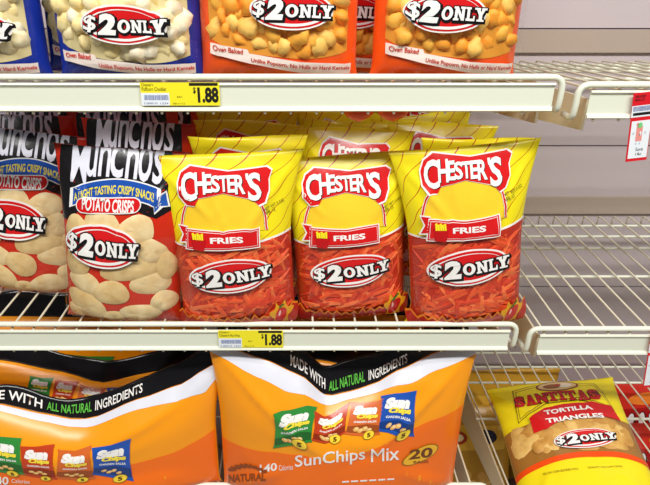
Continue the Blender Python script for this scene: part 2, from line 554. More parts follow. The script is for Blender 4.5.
# ------------------------------------------------------------------ 1. yellow bags of red fries
DECK = .004                              # deck height of the middle left shelf
RIM2 = .008
FRY = [mat((236, 92, 44), .5, 0, 70, 0, .25, 140), mat((218, 66, 34), .5, 0, 70, 0, .25, 140), mat((246, 122, 66), .5, 0, 70, 0, .25, 140)]
def fries_bag(W, H, T, seed, loc, lean, rz, roll, label, up=0.0, **kw):
    S = Surf(W, H, T, seed, pinch=.045, taper=.19, **kw)
    root = S.body('fries_bag', lined_yellow())
    sx, sz = W / .213, H / .255
    q0 = px_frame(-.0834, .003, .000, -.05)
    def q(px, py):
        x, z = q0(px, py); return (x * sx, z * sz + up)
    def Q(*l): return [q(*p) for p in l]
    def box(x0, y0, x1, y1):
        a = q(x0, y1); b = q(x1, y0); return (a[0], a[1], b[0], b[1])
    # window of fries
    edge = lambda a: up / H + .515 + .045 * (a + 1) / 2 - .03 * (1 - a * a)
    mb = MB(); S.area(mb, lambda a: .035, edge, .8, ink(190, 50, 30))
    mb.build('window_panel', root)
    mb = MB(); S.area(mb, lambda a: edge(a), lambda a: edge(a) + .012, 1.2, WHITE, nb=2)
    mb.build('window_trim', root)
    rnd = random.Random(seed + 5)
    mb = MB()
    for k in range(300):
        a = rnd.uniform(-.93, .93); b = rnd.uniform(.07, .53)
        ang = rnd.gauss(0.35, .5) if rnd.random() < .6 else rnd.uniform(0, PI)
        L = rnd.uniform(.022, .046); zz = b * H; xx = a * S.hw(b)
        hz = abs(L / 2 * math.sin(ang)); hx = abs(L / 2 * math.cos(ang))
        zz = min(max(zz, .05 * H + hz), H * (edge(a) - .006) - hz); xx = max(-S.hw(b) * .96 + hx, min(S.hw(b) * .96 - hx, xx))
        stick(mb, S, xx, zz, ang, L, rnd.uniform(.0034, .0047), rnd.uniform(-.0035, -.0005), FRY[rnd.choice((0, 0, 1, 1, 2))])
    tag(mb.build('fries', root, smooth=False), 'red fries packed behind the clear film', kind='stuff')
    window_film(S, root, lambda a: .05, lambda a: edge(a) - .002, .0048)
    # logo
    mb = MB()
    dome = [q(181, 233)]
    for i in range(21):
        t = PI - PI * i / 20
        p = q(223 + 42 * math.cos(t), 229 - 45 * math.sin(t)); dome.append(p)
    dome.append(q(266, 233))
    dome2 = [q(183, 233)] + [q(223 + 40 * math.cos(PI - PI * i / 20), 229.5 - 43 * math.sin(PI - PI * i / 20)) for i in range(21)] + [q(264, 233)]
    S.put(mb, poly(dome2), 2, ink(250, 205, 50))
    S.put(mb, stroke(dome, .0038), 3, WHITE)
    S.put(mb, stroke(dome, .0022), 4, RED)
    outer = Q((176.5, 190), (179, 181), (188, 175), (226, 179), (264, 175), (269, 178), (266, 186), (267, 196), (263, 206), (257, 209), (250, 203), (222, 198), (198, 203), (195, 209), (187, 209.5), (179, 202))
    cxx = sum(p[0] for p in outer) / len(outer); czz = sum(p[1] for p in outer) / len(outer)
    S.put(mb, poly([(cxx + (x - cxx) * 1.05, czz + (z - czz) * 1.12) for x, z in outer]), 5, WHITE)
    S.put(mb, poly([(cxx + (x - cxx) * 1.02, czz + (z - czz) * 1.04) for x, z in outer]), 6, RED)
    letters = [('C', box(181, 179.5, 193.2, 206)), ('H', box(194.5, 179.5, 202.5, 200)), ('E', box(203.5, 181, 209.5, 198)), ('S', box(210.5, 182, 217.5, 197.5)), ('T', box(218.5, 182, 226, 197)),
               ('E', box(227, 181.5, 233, 197.5)), ('R', box(234.5, 181, 243, 199)), ("'", box(244.3, 180, 246.6, 186)), ('S', box(247.5, 179, 258.5, 205.5))]
    for ch, bx in letters:
        S.put(mb, text(ch, bx, .03, .0, 0, shift=(.0010, -.0009)), 7, BLACK)
        S.put(mb, text(ch, bx, .03), 8, WHITE)
    mb.build('brand_logo', root)
    # banner
    mb = MB()
    ban = lambda k: Q((189 - k, 232.5 - k), (224, 233.5 - k), (256 + k, 230 - k), (257 + k, 246 + k), (224, 248.5 + k), (190 - k, 249.5 + k))
    tail = Q((179, 228), (189, 229), (192, 245), (181, 246), (184, 237))
    S.put(mb, poly(tail), 18, WHITE)
    S.put(mb, poly(Q((180.5, 229.2), (189, 230.2), (191, 243.5), (183, 244.5), (185.5, 237))), 19, RED)
    S.put(mb, poly(ban(1.6)), 19, WHITE); S.put(mb, poly(ban(.6)), 20, RED); S.put(mb, poly(ban(-.6)), 21, WHITE); S.put(mb, poly(ban(-1.1)), 22, RED)
    S.put(mb, text('FRIES', box(212, 236.8, 243, 243.6), .035), 23, WHITE)
    S.put(mb, poly(Q((193, 239), (208, 241), (206, 251), (196, 250))), 24, ink(190, 22, 26))
    for k in range(5):
        S.put(mb, poly(Q((194 + k * 2.2, 235 + (k % 2)), (196 + k * 2.2, 234.5 + (k % 2)), (197 + k * 2.1, 241), (195.3 + k * 2.1, 241))), 25, YEL)
    mb.build('flavor_banner', root)
    # small printed notes at the right
    mb = MB()
    for (s, b) in (('NET WT 5 OZ', box(262, 208, 283, 212)), ('APR 12', box(263, 214, 274, 218))):
        S.put(mb, text(s, b, .0, rot=.35), 4, ink(60, 60, 30))
    mb.build('small_print', root)
    c = q(230.6, 274); e = q(268.5, 256)
    price_burst(S, root, c[0], c[1], e[0] - c[0], e[1] - c[1], .10, 22)
    # flames along the bottom
    mb = MB()
    up = [(-.97, .10)]; lo2 = []
    rnd2 = random.Random(seed)
    n = 26
    fl = []
    for i in range(n + 1):
        a = -.97 + 1.94 * i / n
        h = .062 + (.03 if i % 2 else 0) * rnd2.uniform(.6, 1.3) + .05 * max(0, a - .45) + .02 * abs(a)
        fl.append((a, h))
    def pl(d): return poly([(a * S.hw(.05), (h + d) * H) for a, h in fl] + [(.97 * S.hw(.05), .012 * H), (-.97 * S.hw(.05), .012 * H)])
    S.put(mb, pl(.012), 21, ink(244, 140, 34)); S.put(mb, pl(0), 22, ink(186, 36, 24))
    S.put(mb, text("Flamin' Hot", (-.055 * sx, .012 * H, .045 * sx, .058 * H), .02, 0, .3), 23, ink(238, 120, 40))
    mb.build('flame_border', root)
    mb = MB()                                                     # red pepper in flames at the lower right
    px_, pz_ = .060 * sx, .085 * H
    S.put(mb, poly([(px_ + .013 * math.cos(t) * (1 + .25 * math.sin(5 * t)), pz_ + .02 * math.sin(t) * (1 + .22 * math.sin(7 * t))) for t in [2 * PI * i / 40 for i in range(40)]]), 24, ink(235, 165, 30))
    S.put(mb, ellipse(px_, pz_, .0075, .0135, -.25), 25, ink(205, 20, 24))
    S.put(mb, ellipse(px_ - .002, pz_ + .004, .0014, .005, -.25), 26, ink(250, 200, 190))
    S.put(mb, stroke([(px_ - .001, pz_ + .012), (px_ + .001, pz_ + .016), (px_ + .004, pz_ + .018)], .0022), 26, ink(40, 110, 40))
    mb.build('pepper_emblem', root)
    root.location = loc; root.rotation_euler = (lean, roll, rz)
    return tag(root, label, 'snack bag', 'yellow bags of fries on the middle shelf')

fb1 = fries_bag(.216, .257, .034, 1, (-.0834, .032, DECK - .006), math.radians(-3), .0, -.05, 'leftmost front yellow bag of red fries, beside the black-topped crisps bag')
fb2 = fries_bag(.208, .248, .034, 2, (.088, .054, DECK - .006), math.radians(-3), .03, -.07, 'middle of the three front yellow bags of red fries')
fb3 = fries_bag(.206, .268, .034, 3, (.258, .032, DECK - .006), math.radians(-3), -.02, -.105, 'front yellow bag of red fries at the right end, beside the bare wire shelf', up=.010, flare=.11)
n_ = 0
ords = ['second', 'third', 'fourth', 'fifth']
cols = ['left', 'middle', 'right']
protos = [None, None]
for ci, x0 in enumerate((-.075, .085, .252)):
    for k in range(4):
        rr = random.Random(ci * 10 + k)
        loc = (x0 + rr.uniform(-.012, .012) + (-.014 * k if ci == 2 else 0), .108 + .076 * k + (.012 if ci == 1 else 0), DECK - .006)
        w = (k + ci) % 2
        lab = 'yellow bag of red fries, %s from the front in the %s column' % (ords[k], cols[ci])
        if protos[w] is None:
            c = protos[w] = fries_bag(.200, .262, .030, 70 + w, loc, 0, 0, 0, lab, flop=.018 if w else .004, wob=.010)
        else:
            c = copy_tree(protos[w]); c.location = loc; tag(c, lab)
        c.rotation_euler = (math.radians(-1 + rr.uniform(-2, 1.5)), rr.uniform(-.07, .07), rr.uniform(-.09, .09))
        c.scale = (.88, .9, rr.uniform(.97, 1.02))

# ------------------------------------------------------------------ 2. black and red bags of potato crisps
CHIP = [mat((234, 210, 160), .45, .1, 60, 0, .22, 55), mat((226, 198, 142), .45, .1, 60, 0, .25, 50)]
def crisps_bag(W, H, T, seed, loc, lean, rz, roll, label):
    S = Surf(W, H, T, seed, pinch=.05, taper=.04)
    root = S.body('crisps_bag', ink(205, 45, 22))
    q0 = px_frame(-.259, .010, .000, .09)
    sx = W / .182; sz = H / .262
    def q(px, py):
        x, z = q0(px, py); return (x * sx, z * sz)
    def Q(*l): return [q(*p) for p in l]
    def box(x0, y0, x1, y1):
        a = q(x0, y1); b = q(x1, y0); return (a[0], a[1], b[0], b[1])
    mb = MB()
    S.put(mb, poly(Q((52, 152), (60, 143.5), (110, 143), (140, 139.5), (152, 143), (166, 153), (170, 190), (168, 216), (154, 222), (130, 212), (100, 210), (76, 214), (62, 224), (52, 224))), 0, BLACK)
    mb.build('black_panel', root)
    mb = MB()
    xs = [(66, 84, 'M', 148, 186), (82, 94, 'u', 152, 181), (94, 107, 'n', 152, 180.5), (106, 121, 'c', 150.5, 182), (121, 135, 'h', 143, 183.5), (134, 149, 'o', 152, 187), (148, 161, 's', 157, 190)]
    for x0, x1, ch, y0, y1 in xs:
        S.put(mb, text(ch, box(x0, y0, x1 - 2.2, y1), .012, 0, .12), 2, ink(226, 226, 238))
    mb.build('brand_logo', root)
    # blue ribbon
    def arc(x, k): return 192.5 + .0052 * (x - 112) ** 2 - .10 * (112 - x) * .3 + k
    xr = [66 + 92 * i / 24 for i in range(25)]
    mb = MB()
    S.put(mb, poly(Q((150, 203), (163, 196), (167, 212), (160, 212), (152, 218))), 2, WHITE)
    S.put(mb, poly(Q((151, 204), (162, 198), (165, 211), (158, 210.5), (152, 216))), 3, ink(40, 90, 180))
    S.put(mb, poly([q(x, arc(x, -9.5)) for x in xr] + [q(x, arc(x, 9)) for x in reversed(xr)]), 3, WHITE)
    S.put(mb, poly([q(x, arc(x, -8.3)) for x in xr[1:-1]] + [q(x, arc(x, 7.8)) for x in reversed(xr[1:-1])]), 4, ink(30, 80, 170))
    tb = box(71, 188.5, 151, 198)
    base = q(112, 192.5)[1]
    vs, fs = text('A LIGHT TASTING CRISPY SNACK!', (tb[0], 0, tb[2], .0115), .02)
    out = []
    for x, z in vs:
        px = 71 + (x - tb[0]) / (tb[2] - tb[0]) * 80
        out.append((x, q(px, arc(px, 4.6))[1] + z))
    S.put(mb, (out, fs), 5, ink(245, 228, 60))
    mb.build('slogan_ribbon', root)
    mb = MB()
    def pill(k):
        x0, x1 = 82, 131; r = 7.0 + k; cy = 207.5
        p = []
        for i in range(13): t = PI / 2 + PI * i / 12; p.append(q(x0 + r * math.cos(t), cy - r * math.sin(t) * .93))
        for i in range(13): t = -PI / 2 + PI * i / 12; p.append(q(x1 + r * math.cos(t), cy + .5 - r * math.sin(t) * .93))
        return poly(p)
    S.put(mb, pill(1.1), 6, WHITE); S.put(mb, pill(0), 7, RED)
    S.put(mb, text('POTATO CRISPS', box(81, 203.6, 132, 211.4), .03, 0, .12), 8, WHITE)
    mb.build('flavor_badge', root)
    mb = MB(); rnd = random.Random(seed)
    chips = [(100, 228, 20, 15, .2), (75, 232, 12, 14, .2), (135, 232, 20, 12, .4), (70, 262, 13, 12, .3), (85, 282, 17, 9, -.5), (130, 268, 28, 10, .15), (150, 252, 15, 11, -.3), (112, 290, 18, 10, -.2),
             (150, 283, 19, 10, .1), (86, 304, 22, 11, -.55), (140, 312, 20, 9, .1), (168, 268, 10, 13, 0), (68, 310, 9, 8, .2), (114, 315, 12, 6, 0), (165, 302, 12, 10, .5)]
    for i, (x, y, rx, ry, ro) in enumerate(chips):
        c = q(x, y); e = q(x + rx, y - ry)
        lim = S.hw(c[1] / H) * .93
        cxx = max(-lim + (e[0] - c[0]) * .9, min(lim - (e[0] - c[0]) * .9, c[0]))
        disc(mb, S, blob(cxx, c[1], e[0] - c[0], e[1] - c[1], ro, rnd), .0012 + .00045 * (i % 4), .0016, CHIP[i % 2])
    mb.build('printed_crisps', root)
    window_film(S, root, lambda a: .03, lambda a: .56, .0052)
    c = q(103, 245); e = q(138, 227)
    price_burst(S, root, c[0], c[1], e[0] - c[0], e[1] - c[1], -.03, 20)
    root.location = loc; root.rotation_euler = (lean, roll, rz)
    return tag(root, label, 'snack bag', 'black and red bags of potato crisps on the middle shelf')

cb1 = crisps_bag(.182, .264, .034, 11, (-.259, .034, DECK - .006), math.radians(-3), .03, .09, 'black and red potato crisps bag in the front row, left of the yellow bags')
cb2 = crisps_bag(.182, .262, .032, 12, (-.428, .118, DECK - .006), math.radians(-6), .06, .12, 'black and red potato crisps bag set back at the left edge of the photo')
for k, (x, y, rz, ro) in enumerate(((-.252, .138, -.05, .06), (-.262, .212, .05, -.05), (-.256, .290, 0, .03))):
    c = copy_tree(cb1); c.location = (x, y, DECK); c.rotation_euler = (math.radians(-2), ro, rz); c.scale = (.95, .9, 1.02)
    tag(c, 'black and red crisps bag, %s from the front behind the fully visible crisps bag' % ords[k])
for k, (x, y) in enumerate(((-.45, .205), (-.455, .29))):
    c = copy_tree(cb2); c.location = (x, y, DECK); c.rotation_euler = (math.radians(-2), .02 - .05 * k, .03); c.scale = (.95, .9, 1.0)
    tag(c, 'black and red crisps bag, %s in the column at the left photo edge' % ords[k])

# ------------------------------------------------------------------ 3. puffed corn bags on the top shelf
RIM1 = .3637
def deck1(y): return RIM1 - .008 - .037 * y / .45
def puff_bag(W, H, T, seed, loc, edge_col, puff_cols, strip_red, label, group, q, pc, lean=-2, rz=0, roll=0, art=True):
    S = Surf(W, H, T, seed, low=.1)
    root = S.body('puff_bag', ink(*edge_col))
    blue = edge_col[2] > edge_col[0]; wl = .090 if blue else .108
    win_lo = lambda a: wl - .03 * a + .07 * abs(a) ** 3
    mb = MB(); S.area(mb, win_lo, lambda a: .72, .8, mat(tuple(int(v * .9) for v in puff_cols[1]), .6), -.86, .86)
    mb.build('window_panel', root)
    rnd = random.Random(seed); mb = MB()
    ms = [mat(c, .6, .2, 120, 0, .16, 70) for c in puff_cols]
    pts = []
    for k in range(2500):
        a = rnd.uniform(-.84, .84); b = rnd.uniform(.09, .70)
        x, z = a * S.hw(b), b * H
        if b < win_lo(a) + .042: continue
        if any((x - u) ** 2 + (z - w) ** 2 < .0135 ** 2 for u, w in pts): continue
        pts.append((x, z))
        lump(mb, S.pxz(x, z, rnd.uniform(-.008, -.003)), rnd.uniform(.0115, .0155), rnd.choice(ms), rnd, rnd.uniform(.75, 1))
    tag(mb.build('corn_puffs', root), 'puffed corn packed behind the clear film', kind='stuff')
    window_film(S, root, lambda a: win_lo(a) - .005, lambda a: .715, .0135, -.87, .87)
    w = W / 2
    mb = MB()
    if art:
        # two step white strip with small print
        st = [(-.80, .118), (-.36, .103), (-.34, .088), (.25, .066), (.86, .062), (.86, .022), (.25, .026), (-.34, .050), (-.80, .075)]
        lz = (lambda x: .0045) if blue else (lambda x: .0085 - .005 * x)
        S.put(mb, poly([(x * w * .97, z * H + lz(x)) for x, z in st]), 9, ink(250, 235, 225))
        tr = ink(*strip_red)
        def wp(u, v): return (u, v + 1.0 * (1 - u) ** 2)
        for body, bx, wpf, ro in (('Oven Baked', (-.74, .086, -.40, .107), None, -.05), ('Unlike Popcorn, No Hulls or Hard Kernels', (-.31, .034, .82, .053), wp, 0)):
            vs, fs = text(body, (bx[0] * w, bx[1] * H, bx[2] * w, bx[3] * H), .02, warp=wpf, rot=ro)
            S.put(mb, ([(x, z + lz(x / w)) for x, z in vs], fs), 11, tr)
        mb.build('slogan_strip', root)
    c = pc
    price_burst(S, root, c[0], c[1], c[2], c[3], -.04, 40)
    # printed upper half with a plain logo band
    mb = MB(); S.area(mb, lambda a: .69 - .04 * (1 - a * a), lambda a: .985, 1, ink(*edge_col)); mb.build('printed_top', root)
    mb = MB(); S.put(mb, ellipse(.48 * w, .42 * H, .004, .016, .5), 52, ink(90, 70, 30)) if False else None
    for i, s in enumerate(('APR 24', '17 512', '10 35')):
        zz = .40 * H - i * .0075
        S.put(mb, text(s, (.60 * w, zz, .78 * w, zz + .005), .02, rot=-.1), 51, ink(50, 40, 30))
    mb.build('date_stamp', root)
    root.location = loc; root.rotation_euler = (math.radians(lean), roll, rz)
    return tag(root, label, 'snack bag', group)

CREAMS = [(252, 240, 196), (250, 232, 170), (254, 246, 222)]
CHEESE = [(255, 190, 70), (254, 170, 50), (255, 206, 104)]
def top_bag(pxl, pxr, W, y, oval, cols, edge, sred, seed, label, group, rz=0, Yd=.055):
    z = deck1(Yd)
    p = at((pxl + pxr) / 2, y, Yd - .01)
    X = p.x
    q = px_frame(X, Yd - .036, z)
    c = q(oval[0], oval[1]); e = q(oval[0] + oval[2], oval[1] - oval[3])
    return puff_bag(W, .29, .04, seed, (X, Yd, z + .001), edge, cols, sred, label, group, q, (c[0], c[1], e[0] - c[0], e[1] - c[1]), rz=rz)
GB = 'blue bags of pale corn puffs on the top shelf'; GO = 'orange bags of cheese corn puffs on the top shelf'
tb_ = top_bag(58, 204, .196, 66, (127, 26, 37, 20), CREAMS, (28, 52, 160), (215, 50, 40), 21, 'blue-edged bag of pale corn puffs in full view left of the orange bags', GB)
ta_ = top_bag(-98, 50, .196, 66, (-32, 30, 37, 20), CREAMS, (28, 52, 160), (215, 50, 40), 22, 'blue-edged bag of pale corn puffs cut by the top left corner of the photo', GB, Yd=.06)
tc_ = top_bag(196, 362, .212, 66, (291, 12, 39, 20), CHEESE, (250, 92, 26), (200, 60, 40), 23, 'orange bag of cheese corn puffs above the yellow price ticket, beside the blue bag', GO)
td_ = top_bag(373, 515, .196, 66, (444, 14, 40, 20), CHEESE, (250, 92, 26), (200, 60, 40), 24, 'orange bag of cheese corn puffs at the right end of the top shelf', GO)
for src, nm in ((tb_, 'blue-edged bag of pale corn puffs behind the fully seen blue bag'), (tc_, 'orange bag of cheese corn puffs behind the left orange bag'), (td_, 'orange bag of cheese corn puffs behind the right orange bag'), (ta_, 'blue-edged bag of pale corn puffs behind the one in the top left corner')):
    c = copy_tree(src); y = .245 if src is td_ else .15; c.location = (src.location.x + (.072 if src is tc_ else .0 if src is td_ else -.05), y, deck1(y) + .001); c.rotation_euler = (math.radians(-2), .03, .05)
    tag(c, nm)

# ------------------------------------------------------------------ 4. orange multipacks on the lower shelf
RIM3 = -.320
DECK3 = RIM3 - .004
SILVER = ink(226, 228, 238); ORL = mat((255, 160, 22), .26, .10, 25); ORD = mat((252, 116, 20), .26, .10, 25)
class Flap:
    """a thin panel standing up behind a bag's top edge; same interface as Surf for print"""
    LAY = .00026
    def __init__(s, fn): s.fn = fn
    def put(s, mb, shape, layer, m, L=.007):
        vs, fs = refine(shape, L); e = .002
        off = .0012 + layer * s.LAY; out = []
        for x, z in vs:
            p = s.fn(x, z); n = (s.fn(x + e, z) - p).cross(s.fn(x, z + e) - p).normalized()
            out.append(p + n * off)
        mb.add(out, fs, m)
    def sheet(s, mb, x0, x1, z0, z1, m, nx=50, nz=10, t=.002):
        vs = []; fs = []; n1 = nx + 1
        for side in (0, t):
            for j in range(nz + 1):
                for i in range(nx + 1):
                    vs.append(s.fn(x0 + (x1 - x0) * i / nx, z0 + (z1 - z0) * j / nz) + Vector((0, side, 0)))
        K = n1 * (nz + 1)
        for j in range(nz):
            for i in range(nx):
                a = j * n1 + i; fs.append((a, a + 1, a + n1 + 1, a + n1)); fs.append((K + a, K + a + n1, K + a + n1 + 1, K + a + 1))
        for i in range(nx):
            fs.append((i, K + i, K + i + 1, i + 1)); q = nz * n1 + i; fs.append((q, q + 1, K + q + 1, K + q))
        for j in range(nz):
            a = j * n1; fs.append((a, a + n1, K + a + n1, K + a)); q = a + nx; fs.append((q, K + q, K + q + n1, q + n1))
        mb.add(vs, fs, m)

def mini_bag(S, root, corners, rgb, layer=3, circle=True):
    """printed picture of one small bag; corners bl, br, tr, tl in art coordinates"""
    bl, br, tr, tl = [Vector(c) for c in corners]
    def m(u, v):
        p = (bl * (1 - u) + br * u) * (1 - v) + (tl * (1 - u) + tr * u) * v
        return (p.x, p.y)
    mb = MB()
    out = [m(0, 0), m(.5, -.02), m(1, 0), m(.96, .12), m(.94, .5), m(.97, .88), m(1, 1), m(.5, .97), m(0, 1), m(.04, .88), m(.06, .5), m(.04, .12)]
    S.put(mb, poly(out), layer, ink(*rgb))
    dk = tuple(int(c * .72) for c in rgb)
    S.put(mb, poly([m(.05, .08), m(.95, .08), m(.95, .3), m(.6, .36), m(.05, .28)]), layer + 1, ink(*dk))
    def tx(s, u0, v0, u1, v1, col, bold, lay, sh=.15):
        vs, fs = text(s, (0, 0, 1, 1), bold, 0, sh)
        S.put(mb, ([m(u0 + (u1 - u0) * x, v0 + (v1 - v0) * z) for x, z in vs], fs), lay, col)
    tx('Sun', .14, .62, .82, .9, WHITE, .09, layer + 2); tx('Chips', .26, .5, .86, .66, ink(250, 225, 70), .07, layer + 3)
    tx('GARDEN SALSA', .2, .40, .84, .46, WHITE, .03, layer + 2)
    for (u, v) in ((.3, .2), (.42, .16), (.54, .22), (.66, .17)):
        S.put(mb, ellipse(*m(u, v), .0045, .0042), layer + 2, ink(226, 170, 90)); S.put(mb, ellipse(*m(u + .02, v + .02), .003, .0025), layer + 3, ink(240, 205, 140))
    o = mb.build('printed_small_bag', root)
    if circle:
        mb = MB(); c = m(.68, .02); r = (br - bl).length * .15
        S.put(mb, ellipse(c[0], c[1], r, r), layer + 4, ink(150, 120, 20)); S.put(mb, ellipse(c[0], c[1], r * .9, r * .9), layer + 5, ink(250, 215, 60))
        S.put(mb, text('5', (c[0] - r * .3, c[1] - r * .5, c[0] + r * .3, c[1] + r * .5), .05), layer + 6, ink(90, 60, 10))
        mb.build('count_badge', root)
    return o

MINI = [(52, 140, 60), (196, 66, 30), (214, 104, 44), (34, 84, 176)]
def multipack(W, H, T, seed, X, Y, q, kind, label, roll=0, top=None, lean=-2):
    S = Surf(W, H, T, seed, pinch=.03, ncrease=14, amp=.005, top=top, low=.12, wob=.006, belly=.55)
    root = S.body('multipack_bag', ORL)
    wave = lambda a: (.47 + .08 * a + .05 * math.sin(2.4 * a + .6)) if kind == 'right' else (.40 + .05 * a + .04 * math.sin(3 * a + 2))
    mb = MB(); S.area(mb, lambda a: .004, wave, 0, ORD, na=60); mb.build('lower_print', root)
    root.location = (X, Y, DECK3 + .001); root.rotation_euler = (math.radians(lean), roll, 0)
    return S, root

def lower_q(X, Y): return px_frame(X, Y, DECK3)
def piece(pts):
    """piecewise smooth curve through (x, value) pairs"""
    def f(x):
        if x <= pts[0][0]: return pts[0][1]
        for (a, u), (b, v) in zip(pts, pts[1:]):
            if x <= b:
                t = (x - a) / (b - a); t = t * .6 + .4 * t * t * (3 - 2 * t)
                return u + (v - u) * t
        return pts[-1][1]
    return f
def inv(S, x, z, top):
    """undo the dipping top edge so print lands at true height"""
    b = z / S.H
    for _ in range(4): b = z / S.H / (1 + top(max(-1, min(1, x / S.hw(min(max(b, 0), 1))))))
    return (x, b * S.H)
def px_text(body, x0, y0, x1, y1, bold, shear=0, dy=0, mapf=None):
    """letters between two pixel corners, slanting down by dy pixels at the right end"""
    vs, fs = text(body, (0, 0, 1, 1), bold, 0, shear)
    return [mapf(x0 + (x1 - x0) * x, y1 + (y0 - y1) * z + dy * x) for x, z in vs], fs
BLK = mat((20, 19, 22), .18, .25, 18); GREEN = ink(96, 190, 70); GREY = ink(150, 150, 155)

class Pack:
    """multipack whose outline is read off the photo: left and right edge pixels and the top edge"""
    def __init__(s, xl, xr, ytop_pts, yref, Y, seed, label, T=.05, wave=None, roll=0, band=(.05, .05), front=.03, amp=.005):
        a = at(xl, yref, Y - front); b = at(xr, yref, Y - front)
        s.X = (a.x + b.x) / 2; s.Y = Y; W = b.x - a.x
        s.q = px_frame(s.X, Y - front, DECK3)
        qt = px_frame(s.X, Y - .002, DECK3); tp = [qt(*p) for p in ytop_pts]; H = max(p[1] for p in tp) ; s.H = H
        f = piece([(p[0] / (W / 2), p[1] / H - 1) for p in tp]); s.top = f
        s.S = Surf(W, H, T, seed, pinch=.015, ncrease=16, amp=amp, top=f, low=.12, wob=.004, belly=.55, taper=.045)
        s.loc = Vector((s.X, Y, DECK3 + .0015)); s.rot = Matrix.Rotation(math.radians(-1.5), 4, 'X')
        s.root = s.S.body('multipack_bag', ORL)
        mb = MB(); s.S.area(mb, lambda a: .004, wave, 0, ORD, na=60); mb.build('lower_print', s.root)
        if band:
            qb = px_frame(s.X, Y - front * .5, DECK3); bl = [s.m(*p) for p in band]; lo_ = piece([(x / s.S.hw(min(1, z / H)), min(.985, z / H)) for x, z in bl])
            mb = MB(); s.S.area(mb, lo_, lambda a: .998, 1, SILVER, na=70, nb=8); mb.build('silver_edge', s.root)
        s.root.location = (s.X, Y, DECK3 + .0015); s.root.rotation_euler = (math.radians(-1.5), roll, 0)
        tag(s.root, label, 'snack bag', 'orange multipacks on the lower shelf')
    def m(s, px, py, q=None):
        """art coordinates of the point of the bulging front that shows at px,py"""
        x, z = inv(s.S, *(q or s.q)(px, py), s.top)
        M = Matrix.Translation(s.loc) @ s.rot
        for _ in range(14):
            w = M @ s.S.pxz(x, z); d = w.y - CAMY; h = CAMZ - w.z; dep = d * CT + h * ST
            ex = px - (CX + F * w.x / dep); ey = py - (CY + F * (h * CT - d * ST) / dep)
            x = max(-s.S.W * .6, min(s.S.W * .6, x + .8 * ex * dep / F)); z = max(-.06, min(s.H * 1.0, z - .7 * ey * dep / F))
        return x, z
    def Q(s, l): return [s.m(*p) for p in l]
    def txt(s, *a, **k): return px_text(*a, mapf=s.m, **k)
    def flap(s, hfun, lean=.05, a0=-.96, a1=.96):
        S = s.S; w = S.W / 2
        def fn(x, t):
            a = max(-1, min(1, x / w)); p = S.pab(a * .985, .995)
            return Vector((p.x, p.y + .003 + lean * t + .003 * math.sin(x * 60) * t, p.z - .012 + (hfun(a) + .012) * t + .003 * math.sin(x * 45 + 1) * t))
        FL = Flap(fn); mb = MB(); FL.sheet(mb, a0 * w, a1 * w, 0, 1, BLK); mb.build('black_top_panel', s.root)
        return FL
def flap_text(FL, mb, s, x0, x1, t0, t1, col):
    vs, fs = text(s, (x0, t0, x1, t1), .015)
    out = []; e = .002
    for x, z in vs:
        p = FL.fn(x, z); n = (FL.fn(x + e, z) - p).cross(FL.fn(x, z + .05) - p).normalized(); out.append(p + n * .0014)
    mb.add(out, fs, col)

PR_ = Pack(204, 488, [(208, 347), (225, 349), (262, 362), (300, 379), (327, 401), (352, 396), (375, 389), (400, 375), (440, 356), (481, 345)], 350, .008, 31,
           'orange multipack bag of small snack bags, front panel in full view right of centre', wave=lambda a: .52 + .08 * a + .06 * math.sin(2.4 * a + .6),
           band=[(208, 349), (245, 371), (285, 391), (327, 405), (350, 399), (379, 392), (415, 382), (440, 369), (481, 351)])
quad = [((273, 448), (312, 442), (317, 407), (273, 414)), ((311, 440), (346, 432), (350, 402), (313, 410)), ((344, 434), (380, 434), (385, 398), (350, 402)), ((376, 430), (414, 436), (417, 390), (381, 396))]
for qd, rgb in zip(quad, MINI): mini_bag(PR_.S, PR_.root, PR_.Q(qd), rgb)
SR = PR_.S; mR = PR_.root
mb = MB(); SR.put(mb, PR_.txt('SunChips', 295, 455, 365, 470, .012, dy=-8), 3, WHITE); SR.put(mb, PR_.txt('M', 371, 448.5, 384, 461.5, .0, dy=-1), 3, WHITE); SR.put(mb, PR_.txt('ix', 386, 447.5, 399, 460, .012, dy=-1), 3, WHITE); mb.build('brand_logo', mR)
mb = MB(); SR.put(mb, PR_.txt('140', 260, 464, 277, 472, .02, dy=-2), 3, WHITE); SR.put(mb, PR_.txt('Calories', 279, 464.5, 293, 470, .0, dy=-1), 3, WHITE); mb.build('calorie_note', mR)
mb = MB(); [SR.put(mb, poly(PR_.Q([(342 + 9 * k, 482 - .5 * k), (349 + 9 * k, 481.6 - .5 * k), (349 + 9 * k, 480 - .5 * k), (342 + 9 * k, 480.4 - .5 * k)])), 3, WHITE) for k in range(6)]; mb.build('small_print', mR)
mb = MB()
c = PR_.m(420, 454); e = PR_.m(438, 443)
e = (c[0] + .030, c[1] + .0185)
SR.put(mb, ellipse(c[0], c[1], e[0] - c[0], e[1] - c[1], .12), 3, ink(170, 110, 20)); SR.put(mb, ellipse(c[0], c[1], (e[0] - c[0]) * .92, (e[1] - c[1]) * .88, .12), 4, ink(244, 186, 44))
SR.put(mb, PR_.txt('20', 408, 449, 432, 459, .03, .1, -3), 5, ink(110, 60, 20)); SR.put(mb, PR_.txt('BAGS', 413, 460, 428, 462.5, .01, dy=-1), 5, ink(110, 60, 20))
mb.build('count_badge', mR)
mb = MB(); br = ink(150, 70, 20)
wh = [PR_.m(229 + 38 * t, 470 - 6 * math.sin(t * PI) + 2 * t) for t in [i / 16 for i in range(17)]]
SR.put(mb, stroke(wh, .003), 3, br)
for i in range(1, 16):
    p = wh[i]; SR.put(mb, ellipse(p[0], p[1], .0055, .003, .6 if i % 2 else -.6, 10), 4, br)
SR.put(mb, PR_.txt('NATURAL', 229, 474, 266, 482, .04, dy=-2), 3, br); mb.build('grain_stamp', mR)
